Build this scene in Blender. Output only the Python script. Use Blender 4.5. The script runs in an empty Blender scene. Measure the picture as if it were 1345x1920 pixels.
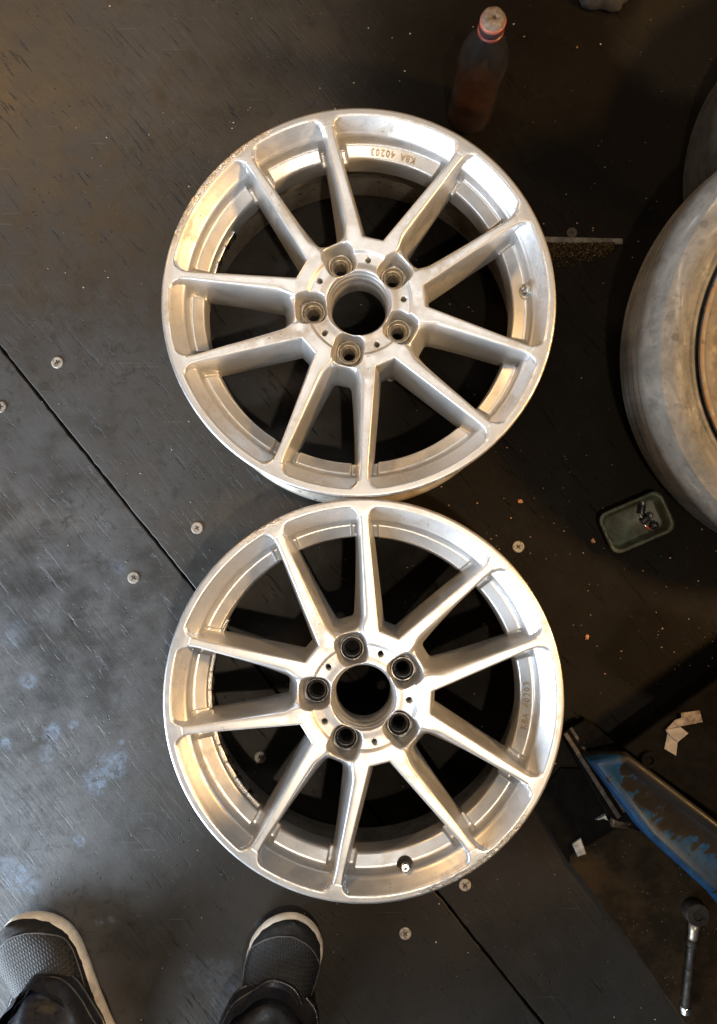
import bpy, math, random
import numpy as np
from mathutils import Vector, Matrix, noise as mnoise

random.seed(7)
rng = np.random.default_rng(7)
SC = bpy.context.scene
COL = SC.collection
rad = math.radians

# ------------------------------------------------------------------ camera
FPX, U0, V0 = 1400.0, 672.5, 960.0          # focal length and centre, in photograph pixels
TILT = rad(2.6)
CAM_H = 1.0845
cam = bpy.data.cameras.new("camera")
cam.sensor_fit = 'VERTICAL'
cam.sensor_height = 36.0
cam.lens = 36.0 * FPX / 1920.0
cam.clip_start = 0.02
cam.clip_end = 60
cam_o = bpy.data.objects.new("camera", cam)
cam_o.location = (0, 0, CAM_H)
cam_o.rotation_euler = (TILT, 0, 0)
COL.objects.link(cam_o)
SC.camera = cam_o


def pix(u, v, z=0.0):
    """world point at height z seen at photograph pixel (u, v)"""
    dx, dy, dz = (u - U0) / FPX, -(v - V0) / FPX, -1.0
    c, s = math.cos(TILT), math.sin(TILT)
    wy, wz = dy * c - dz * s, dy * s + dz * c
    k = (z - CAM_H) / wz
    return Vector((dx * k, wy * k, z))


# ------------------------------------------------------------------ light
world = bpy.data.worlds.new("World")
SC.world = world
world.use_nodes = True
bg = world.node_tree.nodes["Background"]
bg.inputs[0].default_value = (0.62, 0.72, 0.85, 1)
bg.inputs[1].default_value = 0.045


def area(name, loc, target, sx, sy, power, color, shape='RECTANGLE'):
    l = bpy.data.lights.new(name, 'AREA')
    l.shape = shape
    l.size, l.size_y = sx, sy
    l.energy = power
    l.color = color
    o = bpy.data.objects.new(name, l)
    o.location = loc
    d = Vector(target) - Vector(loc)
    o.rotation_euler = d.to_track_quat('-Z', 'Y').to_euler()
    COL.objects.link(o)
    return o


area("ceiling_lamp_light", (0.26, -0.42, 2.15), (0.2, 0.1, 0), 0.06, 0.06, 17, (1.0, 0.80, 0.58), 'DISK')
area("overhead_fill_light", (-0.10, 1.05, 2.6), (0.0, 0.1, 0.1), 1.3, 0.14, 8, (1.0, 0.95, 0.87))  # fill light added to brighten the spoke tops of the upper wheel
area("doorway_light", (-1.65, -1.10, 0.50), (0.0, 0.1, 0.05), 1.2, 0.75, 105, (0.74, 0.87, 1.0))
area("rear_fill_light", (-1.35, -2.0, 1.55), (0.0, 0.2, 0.1), 1.2, 0.8, 38, (0.90, 0.95, 1.0))  # fill light added to whiten the inner walls of the upper wheel
area("bench_lamp_light", (1.75, 0.15, 1.25), (-0.1, -0.1, 0.2), 0.26, 0.26, 46, (1.0, 0.58, 0.22), 'DISK')
area("wall_lamp_light", (-1.1, 1.35, 1.25), (0.1, 0.0, 0.1), 0.20, 0.20, 13, (1.0, 0.58, 0.22), 'DISK')
SC.view_settings.view_transform = 'Standard'
SC.view_settings.look = 'None'
SC.view_settings.exposure = 0.0
SC.view_settings.gamma = 1.0


# ------------------------------------------------------------------ node helper
class NT:
    def __init__(self, name):
        self.m = bpy.data.materials.new(name)
        self.m.use_nodes = True
        self.t = self.m.node_tree
        self.n = self.t.nodes
        self.b = self.n["Principled BSDF"]
        self.co = self.n.new("ShaderNodeTexCoord").outputs["Object"]

    def set(self, node, key, val):
        s = node.inputs[key]
        if hasattr(val, 'is_output'):
            self.t.links.new(val, s)
        else:
            if isinstance(val, (tuple, list)) and s.type == 'RGBA' and len(val) == 3:
                val = (*val, 1)
            s.default_value = val

    def out(self, **kw):
        for k, v in kw.items():
            self.set(self.b, k.replace('_', ' '), v)
        return self.m

    def mapping(self, scale=(1, 1, 1), rot=(0, 0, 0), loc=(0, 0, 0), src=None):
        n = self.n.new("ShaderNodeMapping")
        self.set(n, 'Vector', src or self.co)
        n.inputs['Scale'].default_value = scale
        n.inputs['Rotation'].default_value = rot
        n.inputs['Location'].default_value = loc
        return n.outputs[0]

    def noise(self, scale, detail=4, rough=0.55, vec=None, dist=0.0):
        n = self.n.new("ShaderNodeTexNoise")
        self.set(n, 'Vector', vec or self.co)
        self.set(n, 'Scale', scale)
        self.set(n, 'Detail', detail)
        self.set(n, 'Roughness', rough)
        self.set(n, 'Distortion', dist)
        return n.outputs['Fac']

    def noisec(self, scale, detail=3, vec=None):
        n = self.n.new("ShaderNodeTexNoise")
        self.set(n, 'Vector', vec or self.co)
        self.set(n, 'Scale', scale)
        self.set(n, 'Detail', detail)
        return n.outputs['Color']

    def voro(self, scale, vec=None, feature='F1', out='Distance', rnd=1.0):
        n = self.n.new("ShaderNodeTexVoronoi")
        n.feature = feature
        self.set(n, 'Vector', vec or self.co)
        self.set(n, 'Scale', scale)
        self.set(n, 'Randomness', rnd)
        return n.outputs[out]

    def math(self, op, a, b=0.0, c=0.0, clamp=False):
        n = self.n.new("ShaderNodeMath")
        n.operation = op
        n.use_clamp = clamp
        self.set(n, 0, a)
        self.set(n, 1, b)
        self.set(n, 2, c)
        return n.outputs[0]

    def vmath(self, op, a, b=(0, 0, 0), out=0):
        n = self.n.new("ShaderNodeVectorMath")
        n.operation = op
        self.set(n, 0, a)
        self.set(n, 1, b)
        return n.outputs[out]

    def range(self, v, a, b, lo=0.0, hi=1.0, smooth=True):
        n = self.n.new("ShaderNodeMapRange")
        n.interpolation_type = 'SMOOTHSTEP' if smooth else 'LINEAR'
        self.set(n, 0, v)
        n.inputs[1].default_value = a
        n.inputs[2].default_value = b
        n.inputs[3].default_value = lo
        n.inputs[4].default_value = hi
        return n.outputs[0]

    def mix(self, f, a, b):
        n = self.n.new("ShaderNodeMix")
        n.data_type = 'RGBA'
        self.set(n, 0, f)
        for i, v in ((6, a), (7, b)):
            s = n.inputs[i]
            if hasattr(v, 'is_output'):
                self.t.links.new(v, s)
            else:
                s.default_value = (*v, 1) if len(v) == 3 else v
        return n.outputs[2]

    def sep(self, v=None):
        n = self.n.new("ShaderNodeSeparateXYZ")
        self.set(n, 0, v or self.co)
        return n.outputs

    def bump(self, h, strength=0.3, dist=0.002, normal=None):
        n = self.n.new("ShaderNodeBump")
        self.set(n, 'Height', h)
        n.inputs['Strength'].default_value = strength
        n.inputs['Distance'].default_value = dist
        if normal is not None:
            self.set(n, 'Normal', normal)
        return n.outputs[0]

    def blob(self, c, r0, r1, warp=None, amount=0.0):
        """1 inside r0 of point c, 0 beyond r1, outline wobbled by warp"""
        d = self.vmath('DISTANCE', self.co, tuple(c), out=1)
        if warp is not None:
            d = self.math('ADD', d, self.math('MULTIPLY', self.math('SUBTRACT', warp, 0.5), amount))
        return self.range(d, r0, r1, 1, 0)


# ------------------------------------------------------------------ object helpers
def link(name, me, mat=None, parent=None, loc=(0, 0, 0), rot=(0, 0, 0), smooth=True):
    o = bpy.data.objects.new(name, me)
    if mat is not None and len(me.materials) == 0:
        me.materials.append(mat)
    if smooth:
        me.shade_smooth()
    o.location = loc
    o.rotation_euler = rot
    if parent:
        o.parent = parent
    COL.objects.link(o)
    return o


def tag(o, label=None, cat=None, group=None, kind=None):
    if label:
        o['label'] = label
    if cat:
        o['category'] = cat
    if group:
        o['group'] = group
    if kind:
        o['kind'] = kind
    return o


def empty(name, loc, rot=(0, 0, 0), **kw):
    o = bpy.data.objects.new(name, None)
    o.empty_display_size = 0.05
    o.location = loc
    o.rotation_euler = rot
    COL.objects.link(o)
    return tag(o, **kw)


class MB:
    """collects verts and faces of one mesh"""
    def __init__(self):
        self.v, self.f = [], []

    def add(self, vs, fs):
        k = len(self.v)
        self.v += [tuple(p) for p in vs]
        self.f += [tuple(i + k for i in f) for f in fs]

    def loft(self, rings, close=True, cap0=False, cap1=False):
        n = len(rings[0])
        vs = [p for r in rings for p in r]
        fs = []
        m = n if close else n - 1
        for i in range(len(rings) - 1):
            for j in range(m):
                a, b = i * n + j, i * n + (j + 1) % n
                fs.append((a, b, b + n, a + n))
        if cap0:
            fs.append(tuple(range(n))[::-1])
        if cap1:
            fs.append(tuple(range((len(rings) - 1) * n, len(rings) * n)))
        self.add(vs, fs)

    def lathe(self, prof, seg=64, M=None, cap0=False, cap1=False):
        rings = []
        for r, z in prof:
            ring = [Vector((r * math.cos(2 * math.pi * k / seg), r * math.sin(2 * math.pi * k / seg), z)) for k in range(seg)]
            rings.append([M @ p for p in ring] if M else ring)
        self.loft(rings, True, cap0, cap1)

    def prism(self, pts, z0, z1, bev=0.0, M=None):
        """upright prism with an optional bevelled top edge; pts counter-clockwise"""
        rings = [[Vector((x, y, z0)) for x, y in pts]]
        if bev:
            rings.append([Vector((x, y, z1 - bev)) for x, y in pts])
            rings.append([Vector((x, y, z1)) for x, y in inset(pts, bev)])
        else:
            rings.append([Vector((x, y, z1)) for x, y in pts])
        if M:
            rings = [[M @ p for p in r] for r in rings]
        self.loft(rings, True, True, True)

    def tube(self, path, r, seg=12, caps=True):
        rings = []
        rr = r if isinstance(r, (list, tuple)) else [r] * len(path)
        for i, p in enumerate(path):
            a = Vector(path[max(i - 1, 0)])
            b = Vector(path[min(i + 1, len(path) - 1)])
            q = (b - a).to_track_quat('Z', 'Y')
            rings.append([Vector(p) + q @ Vector((rr[i] * math.cos(2 * math.pi * k / seg), rr[i] * math.sin(2 * math.pi * k / seg), 0)) for k in range(seg)])
        self.loft(rings, True, caps, caps)

    def build(self, name, mat, parent=None, loc=(0, 0, 0), rot=(0, 0, 0), smooth=True, sharp=None):
        me = bpy.data.meshes.new(name)
        me.from_pydata(self.v, [], self.f)
        me.update()
        o = link(name, me, mat, parent, loc, rot, smooth)
        if smooth and sharp is not None:
            me.set_sharp_from_angle(angle=rad(sharp))
        return o


def inset(pts, d):
    n = len(pts)
    out = []
    for i in range(n):
        p0, p1, p2 = Vector(pts[i - 1]), Vector(pts[i]), Vector(pts[(i + 1) % n])
        e1, e2 = (p1 - p0).normalized(), (p2 - p1).normalized()
        n1, n2 = Vector((-e1.y, e1.x)), Vector((-e2.y, e2.x))
        b = (n1 + n2)
        k = d / max(0.25, (1 + n1.dot(n2)))
        out.append(tuple(p1 + b * k))
    return out


def rrect(w, h, r, n=6):
    pts = []
    for cx, cy, a0 in ((w / 2 - r, h / 2 - r, 0), (-w / 2 + r, h / 2 - r, 90), (-w / 2 + r, -h / 2 + r, 180), (w / 2 - r, -h / 2 + r, 270)):
        for k in range(n + 1):
            a = rad(a0 + 90 * k / n)
            pts.append((cx + r * math.cos(a), cy + r * math.sin(a)))
    return pts


# ------------------------------------------------------------------ materials
def simple(name, col, rough=0.5, metal=0.0, var=0.25, scale=40, bump=0.1, spec=0.5):
    t = NT(name)
    n = t.noise(scale, 5)
    c = t.mix(t.range(n, 0.3, 0.7), tuple(x * (1 - var) for x in col), tuple(min(1, x * (1 + var)) for x in col))
    r = t.range(t.noise(scale * 0.6, 3), 0.3, 0.7, max(0.05, rough - 0.1), min(1, rough + 0.1))
    return t.out(Base_Color=c, Roughness=r, Metallic=metal, Normal=t.bump(n, bump, 0.001), Specular_IOR_Level=spec)


SEAM_A, SEAM_B = pix(0, 650), pix(830, 1685)
SEAM_D = (SEAM_B - SEAM_A).normalized()
SEAM_ANG = math.atan2(SEAM_D.y, SEAM_D.x)


def floor_material():
    t = NT("floor_board_paint")
    warp = t.noise(26, 5, 0.65)
    warp2 = t.noise(9, 4, 0.6)
    g = t.mapping(rot=(0, 0, -SEAM_ANG))
    grain = t.noise(1.0, 6, 0.65, t.mapping(scale=(14, 150, 1), src=g), 0.4)
    grain2 = t.noise(1.0, 4, 0.6, t.mapping(scale=(38, 420, 1), src=g), 0.2)
    big = t.noise(3.2, 5, 0.6)
    c = t.mix(t.range(big, 0.35, 0.68), (0.015, 0.0142, 0.0132), (0.027, 0.0258, 0.024))
    c = t.mix(t.math('MULTIPLY', t.range(warp2, 0.48, 0.68), 0.55), c, (0.033, 0.028, 0.022))
    patchy = t.range(t.noise(5, 4), 0.42, 0.62)
    c = t.mix(t.math('MULTIPLY', t.math('MULTIPLY', t.range(grain, 0.55, 0.72), 0.6), patchy), c, (0.050, 0.047, 0.042))
    # gouges: short dark splits along the grain, thicker where the wear noise is high
    gouge = t.math('MULTIPLY', t.range(grain, 0.40, 0.33), t.range(t.noise(16, 3), 0.42, 0.56))
    c = t.mix(t.math('MULTIPLY', gouge, 0.95), c, (0.005, 0.0045, 0.004))
    pits = t.math('MULTIPLY', t.range(t.voro(85), 0.16, 0.08), t.range(t.noise(14, 3), 0.55, 0.63))
    c = t.mix(pits, c, (0.006, 0.005, 0.005))
    smudge = t.math('MULTIPLY', t.range(t.noise(120, 4, 0.7), 0.56, 0.66), t.range(t.noise(7, 3), 0.5, 0.66))
    c = t.mix(t.math('MULTIPLY', smudge, 0.5), c, (0.008, 0.007, 0.006))
    # pale specks
    sp = t.math('MULTIPLY', t.range(t.voro(230), 0.11, 0.06), t.range(t.noise(31, 2), 0.6, 0.64))
    c = t.mix(t.math('MULTIPLY', sp, 0.8), c, (0.38, 0.35, 0.30))
    # old oil and dust plus painted daylight falloff: right half darker, left paler
    x, y, z = t.sep()
    side = t.math('ADD', x, t.math('MULTIPLY', t.math('SUBTRACT', t.noise(2.3, 5, 0.6), 0.5), 0.30))
    side = t.math('SUBTRACT', side, t.math('MULTIPLY', y, 0.10))
    oil_shade = t.range(side, -0.20, 0.10)
    near = t.range(t.math('ADD', y, t.math('MULTIPLY', t.math('SUBTRACT', warp2, 0.5), 0.1)), -0.48, -0.36, 0.55, 1)
    oil_shade = t.math('MULTIPLY', oil_shade, near)
    c = t.mix(t.math('MULTIPLY', oil_shade, 0.90), c, (0.0052, 0.0036, 0.0020))
    dust_light = t.math('MULTIPLY', t.range(side, -0.14, -0.44), t.range(t.math('ADD', t.math('MULTIPLY', big, 0.6), t.math('MULTIPLY', warp, 0.4)), 0.36, 0.58, 0.15, 1))
    dust_light = t.math('MULTIPLY', dust_light, t.range(t.math('ADD', y, t.math('MULTIPLY', t.math('SUBTRACT', warp2, 0.5), 0.5)), 0.45, -0.25, 0.25, 1))
    c = t.mix(t.math('MULTIPLY', dust_light, 0.72), c, (0.100, 0.105, 0.114))
    # trodden-in grime: fine dark mottling and thin pale scratches
    mott = t.math('MULTIPLY', t.range(t.noise(60, 7, 0.75, None, 0.6), 0.50, 0.64), t.range(t.noise(6, 4, 0.6), 0.38, 0.62))
    c = t.mix(t.math('MULTIPLY', mott, 0.62), c, (0.010, 0.009, 0.008))
    scratch = t.math('MULTIPLY', t.range(t.noise(1.0, 3, 0.5, t.mapping(rot=(0, 0, -SEAM_ANG - 0.12), scale=(9, 330, 1)), 0.3), 0.66, 0.70), t.range(t.noise(8, 2), 0.50, 0.60))
    c = t.mix(t.math('MULTIPLY', t.math('MULTIPLY', scratch, t.math('SUBTRACT', 1.0, oil_shade)), 0.40), c, (0.11, 0.105, 0.095))
    # chalky blue-white paint stains; bluish light between the shoes painted in too
    fine = t.range(t.noise(95, 7, 0.78, None, 0.8), 0.36, 0.66)
    m = None
    for u, v, r in ((178, 1468, .024), (208, 1432, .026), (222, 1418, .018), (88, 1415, .016), (100, 1372, .018), (54, 1276, .017),
                    (24, 1190, .028), (12, 1394, .012), (38, 1645, .030), (20, 1625, .022), (62, 1660, .016), (150, 1575, .011),
                    (228, 1392, .007), (186, 1727, .010), (210, 1724, .010), (225, 1063, .018), (138, 1358, .010), (395, 1835, .045),
                    (440, 1880, .05), (490, 1735, .014)):
        b = t.blob(pix(u, v), r * 0.30, r * 1.0, warp, r * 1.7)
        if u in (395, 440, 24, 225):
            b = t.math('MULTIPLY', b, 0.4)
        m = b if m is None else t.math('MAXIMUM', m, b)
    m = t.math('MULTIPLY', m, fine)
    c = t.mix(t.math('MULTIPLY', m, 0.52), c, (0.19, 0.26, 0.37))
    # warm lamplight painted brown in the top left corner; brown dust by the seam
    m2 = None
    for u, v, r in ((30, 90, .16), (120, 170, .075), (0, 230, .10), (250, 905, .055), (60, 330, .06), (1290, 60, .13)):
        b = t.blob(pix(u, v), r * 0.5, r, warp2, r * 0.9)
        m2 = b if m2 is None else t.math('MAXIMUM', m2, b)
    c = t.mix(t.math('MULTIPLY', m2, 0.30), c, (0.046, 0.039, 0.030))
    # old oil and shade painted in dark by the lift, wheels and bottle
    m3 = None
    for u, v, r in ((1060, 1500, .085), (1130, 1400, .09), (1200, 1240, .10), (700, 1300, .20), (1000, 480, .06), (760, 100, .15)):
        b = t.blob(pix(u, v), r * 0.35, r, warp2, r * 0.8)
        m3 = b if m3 is None else t.math('MAXIMUM', m3, b)
    c = t.mix(t.math('MULTIPLY', m3, 0.72), c, (0.006, 0.0052, 0.0045))
    rough = t.range(t.math('ADD', big, t.math('MULTIPLY', warp, 0.5)), 0.5, 1.05, 0.46, 0.72)
    rough = t.math('ADD', rough, t.math('MULTIPLY', m, 0.2))
    h = t.math('ADD', t.math('MULTIPLY', grain, t.range(patchy, 0, 1, 0.25, 0.8)), t.math('MULTIPLY', t.noise(42, 5, .6), 0.6))
    h = t.math('ADD', h, t.math('MULTIPLY', grain2, 0.08))
    h = t.math('SUBTRACT', h, t.math('MULTIPLY', gouge, 1.2))
    h = t.math('SUBTRACT', h, t.math('MULTIPLY', pits, 1.2))
    h = t.math('ADD', h, t.math('MULTIPLY', t.noise(300, 3), 0.25))
    return t.out(Base_Color=c, Roughness=rough, Normal=t.bump(h, 0.55, 0.0016), Specular_IOR_Level=t.range(oil_shade, 0, 1, 0.42, 0.07))


def silver_material(name, rash, dirty):
    """silver wheel paint; rash = (angle from, angle to) of the kerb-scuffed lip in wheel degrees"""
    t = NT(name)
    x, y, z = t.sep()
    r = t.math('SQRT', t.math('ADD', t.math('MULTIPLY', x, x), t.math('MULTIPLY', y, y)))
    ang = t.math('ARCTAN2', y, x)
    n1 = t.noise(12, 4)
    n2 = t.noise(55, 5, 0.65)
    flake = t.noise(1500, 1)
    c = t.mix(t.range(flake, 0.3, 0.7), (0.60, 0.612, 0.625), (0.74, 0.752, 0.77))
    # brake-dust film, patchy
    film = t.math('MULTIPLY', t.range(n1, 0.40, 0.72), t.range(n2, 0.38, 0.66))
    c = t.mix(t.math('MULTIPLY', film, dirty), c, (0.20, 0.155, 0.105))
    spots = t.math('MULTIPLY', t.range(t.noise(170, 4, 0.7), 0.64, 0.70), t.range(n1, 0.46, 0.6))
    c = t.mix(t.math('MULTIPLY', spots, 0.8), c, (0.05, 0.04, 0.03))
    # kerb rash on the lip
    lip = t.range(r, 0.2245, 0.2280)
    sector = None
    for a0, a1 in rash:
        s = t.math('MULTIPLY', t.range(ang, rad(a0), rad(a0 + 6)), t.range(ang, rad(a1 - 6), rad(a1), 1, 0))
        sector = s if sector is None else t.math('MAXIMUM', sector, s)
    pol = t.n.new("ShaderNodeCombineXYZ")
    t.set(pol, 0, t.math('MULTIPLY', ang, 26.0))
    t.set(pol, 1, t.math('MULTIPLY', r, 260.0))
    scr = t.noise(1.0, 6, 0.7, pol.outputs[0], 0.6)
    ra = t.math('MULTIPLY', t.math('MULTIPLY', lip, sector), t.range(scr, 0.46, 0.56))
    c = t.mix(t.math('MULTIPLY', ra, 0.55), c, (0.34, 0.27, 0.19))
    deep = t.math('MULTIPLY', t.math('MULTIPLY', lip, sector), t.range(scr, 0.60, 0.66))
    c = t.mix(t.math('MULTIPLY', deep, 0.75), c, (0.07, 0.052, 0.035))
    edge = t.math('MULTIPLY', t.range(r, 0.2300, 0.2325), t.range(n2, 0.42, 0.56))
    c = t.mix(t.math('MULTIPLY', edge, 0.6), c, (0.22, 0.18, 0.14))
    rough = t.range(n2, 0.35, 0.65, 0.345, 0.395)
    rough = t.math('ADD', rough, t.math('MULTIPLY', film, 0.18))
    metal = t.math('SUBTRACT', 0.78, t.math('MULTIPLY', film, 0.4 * dirty))
    h = t.math('ADD', t.math('MULTIPLY', flake, 0.05), t.math('MULTIPLY', ra, t.math('MULTIPLY', scr, -3.0)))
    h = t.math('ADD', h, t.math('MULTIPLY', n2, 0.03))
    return t.out(Base_Color=c, Roughness=rough, Metallic=metal, Normal=t.bump(h, 0.30, 0.0012))


def barrel_material():
    t = NT("barrel_grey")
    n = t.noise(18, 5, 0.6)
    n2 = t.noise(90, 4, 0.7)
    c = t.mix(t.range(n, 0.35, 0.65), (0.50, 0.48, 0.45), (0.30, 0.26, 0.21))
    c = t.mix(t.range(n2, 0.60, 0.68), c, (0.08, 0.07, 0.06))
    return t.out(Base_Color=c, Roughness=t.range(n2, 0.3, 0.7, 0.40, 0.6), Metallic=0.55, Normal=t.bump(n2, 0.15, 0.001))


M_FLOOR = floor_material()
M_SUB = simple("subfloor_dark", (0.012, 0.010, 0.008), 0.9)
M_SILVER1 = silver_material("silver_wheel_paint_scuffed", ((74, 124),), 0.60)
M_SILVER2 = silver_material("silver_wheel_paint_clean", ((-36, 8), (150, 170)), 0.40)
M_BARREL = barrel_material()
M_SEAT1 = simple("dirty_seat_aluminium", (0.50, 0.44, 0.35), 0.45, 0.6, 0.4, 160)
M_SEAT2 = simple("dark_steel_seat", (0.13, 0.13, 0.13), 0.36, 0.85, 0.45, 200)
M_STEEL = simple("bright_steel", (0.62, 0.61, 0.59), 0.28, 1.0, 0.15, 200)
def screw_material():
    t = NT("zinc_screw")
    oi = t.n.new("ShaderNodeObjectInfo")
    n = t.noise(260, 5, 0.7)
    off = t.n.new("ShaderNodeVectorMath")
    t.set(off, 0, t.co)
    t.set(off, 1, oi.outputs['Location'])
    g = t.noise(150, 4, 0.65, off.outputs[0])
    c = t.mix(oi.outputs['Random'], (0.27, 0.245, 0.215), (0.44, 0.42, 0.39))
    c = t.mix(t.math('MULTIPLY', t.range(g, .48, .62), .75), c, (0.07, 0.055, 0.042))
    return t.out(Base_Color=c, Roughness=t.range(n, .3, .7, .45, .7), Metallic=0.3, Normal=t.bump(n, .3, .0006))


M_SCREW = screw_material()
M_BLACKHOLE = simple("screw_recess_black", (0.012, 0.010, 0.009), 0.9)  # plain black cross laid on the head for the recess
M_RUBBER = simple("black_rubber", (0.018, 0.018, 0.018), 0.6, 0, 0.3, 120)
M_TEXT = simple("cast_letter_shading", (0.34, 0.27, 0.18), 0.5, 0.5, 0.3, 200)  # gold shading of the raised letters put into their colour


# ------------------------------------------------------------------ floor
def build_floor():
    S = 2.6
    mb = MB()
    mb.add([(-S, -S, -0.022), (S, -S, -0.022), (S, S, -0.022), (-S, S, -0.022)], [(0, 1, 2, 3)])
    fl = mb.build("floor", M_SUB)
    tag(fl, "dark subfloor that shows in the gap between the boards", kind='structure')
    nrm = Vector((-SEAM_D.y, SEAM_D.x, 0))          # points up and to the right
    out = []
    for side in (1, -1):
        N = 520
        edge = []
        for k in range(N + 1):
            a = -2.2 + 5.0 * k / N
            w = 0.0011 + 0.0008 * mnoise.noise(Vector((a * 5, side * 3.1, 0))) + 0.0011 * abs(mnoise.noise(Vector((a * 45, side * 9.7, 1)))) \
                + 0.0007 * mnoise.noise(Vector((a * 200, side * 5.7, 2)))
            edge.append(SEAM_A + SEAM_D * a + nrm * side * max(0.0006, w * 1.5))
        far0, far1 = edge[0] + nrm * side * 3.2, edge[-1] + nrm * side * 3.2
        top = [(p.x, p.y, 0.0) for p in edge] + [(far1.x, far1.y, 0), (far0.x, far0.y, 0)]
        n = len(top)
        mb = MB()
        inn = [(p + nrm * side * 0.0012) for p in edge]
        # rounded, worn seam edge: top, dropped lip, side
        ring_top = [(p.x, p.y, 0.0) for p in inn]
        ring_lip = [(p.x, p.y, -0.0009) for p in edge]
        ring_low = [(p.x, p.y, -0.0215) for p in edge]
        m = N + 1
        order = 1 if side == -1 else -1
        fs = []
        for r in range(2):
            for k in range(N):
                q = (r * m + k, r * m + k + 1, (r + 1) * m + k + 1, (r + 1) * m + k)
                fs.append(q if side == -1 else q[::-1])
        mb.add(ring_top + ring_lip + ring_low, fs)
        k0 = len(mb.v)
        mb.v += [(far1.x, far1.y, 0), (far0.x, far0.y, 0)]
        # fan of strips to the far edge
        for k in range(N):
            pass
        cap = list(range(m)) + [k0, k0 + 1]
        mb.f.append(tuple(cap if side == -1 else cap[::-1]))
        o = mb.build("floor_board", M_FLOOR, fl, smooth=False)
        out.append(o)
    return fl, out[0], out[1]


FLOOR, BOARD_R, BOARD_L = build_floor()
for o in (BOARD_R, BOARD_L):       # face normals must look up
    me = o.data
    big = max(me.polygons, key=lambda p: p.area)
    if big.normal.z < 0:
        me.flip_normals()


def screw_mesh():
    mb = MB()
    R = 0.0086
    # dished washer head with a raised rim and a cross recess
    mb.lathe([(R, 0.0), (R, 0.0010), (R - .0006, .0016), (R - .0016, .0017), (0.0045, .0014), (0.0040, 0.0013), (0.0001, .0013)], 36)
    return mb


def build_screws():
    me = None
    mr = None
    for u, v, dark in ((108, 680, 0), (2, 763, 0), (370, 990, 0), (251, 1083, 0), (733, 705, 1), (972, 1025, 1), (488, 1420, 1), (872, 1659, 1), (760, 1750, 1), (1073, 436, 2)):
        p = pix(u, v)
        side = (p - SEAM_A).dot(Vector((-SEAM_D.y, SEAM_D.x, 0)))
        par = BOARD_R if side > 0 else BOARD_L
        if me is None:
            o = screw_mesh().build("screw", M_SCREW, par, p, (0, 0, random.random() * 3), sharp=50)
            me = o.data
            mb = MB()
            for a in (0, math.pi / 2):
                M = Matrix.Rotation(a, 4, 'Z')
                pts = [(-.0036, -.0007), (.0036, -.0007), (.0042, 0), (.0036, .0007), (-.0036, .0007), (-.0042, 0)]
                mb.prism(pts, 0.0010, 0.00158 + 0.00004 * (a > 0), 0, M)
            c = mb.build("cross_slot", M_BLACKHOLE, o, smooth=False)
            mr = c.data
        else:
            o = link("screw", me, None, par, p, (0, 0, random.random() * 3), False)
            link("cross_slot", mr, None, o, (0, 0, 0), (0, 0, 0), False)
        o.rotation_euler[2] = {108: 0.35, 2: 0, 370: 0.5, 251: 0.9, 733: 0.1, 972: 0.75, 488: 0.3, 872: 0.85, 760: 0.8}.get(u, 0)
        if dark == 2:           # darker and flatter head
            o.scale = (0.9, 0.9, 0.7)
            o.material_slots[0].link = 'OBJECT'
            o.material_slots[0].material = simple("dark_screw", (0.035, 0.026, 0.018), 0.6)


build_screws()


# ------------------------------------------------------------------ alloy wheels
RW = 0.2334                 # lip radius (17 inch rim)
FACE = 0.205                # height of the lip above the floor
ZCUT = -0.052


def sp(d, e):               # rounded max(d, 0)
    return 0.5 * (d + np.sqrt(d * d + e * e)) - 0.0


def smax(a, b, k):
    h = np.maximum(k - np.abs(a - b), 0) / k
    return np.maximum(a, b) + h * h * k * 0.25


def smin(a, b, k):
    return -smax(-a, -b, k)


def sstep(x, a, b):
    t = np.clip((x - a) / (b - a), 0, 1)
    return t * t * (3 - 2 * t)


_LAT = np.random.default_rng(3).random((4096, 64))


def vnoise(u, v):
    i, j = np.floor(u).astype(int), np.floor(v).astype(int)
    fu, fv = u - i, v - j
    fu, fv = fu * fu * (3 - 2 * fu), fv * fv * (3 - 2 * fv)
    g = lambda a, b: _LAT[a % 4096, b % 64]
    return (g(i, j) * (1 - fu) + g(i + 1, j) * fu) * (1 - fv) + (g(i, j + 1) * (1 - fu) + g(i + 1, j + 1) * fu) * fv


def rash_cut(r, th, spans):
    """depth of kerb gouges cut into the lip, long in the rolling direction"""
    d = np.zeros_like(r)
    deg = (np.degrees(th) + 180) % 360 - 180
    for a0, a1, depth in spans:
        m = sstep(deg, a0, a0 + 5) * (1 - sstep(deg, a1 - 5, a1))
        n = vnoise(deg * 1.1 + 300, r * 900) * .55 + vnoise(deg * 4.3 + 900, r * 1500) * .45
        patch = sstep(vnoise(deg * .35 + 77, r * 0 + .5), .25, .55)
        d += m * patch * depth * sstep(n, .45, .75) * sstep(r, .2262, .2285)
    return d


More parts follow.
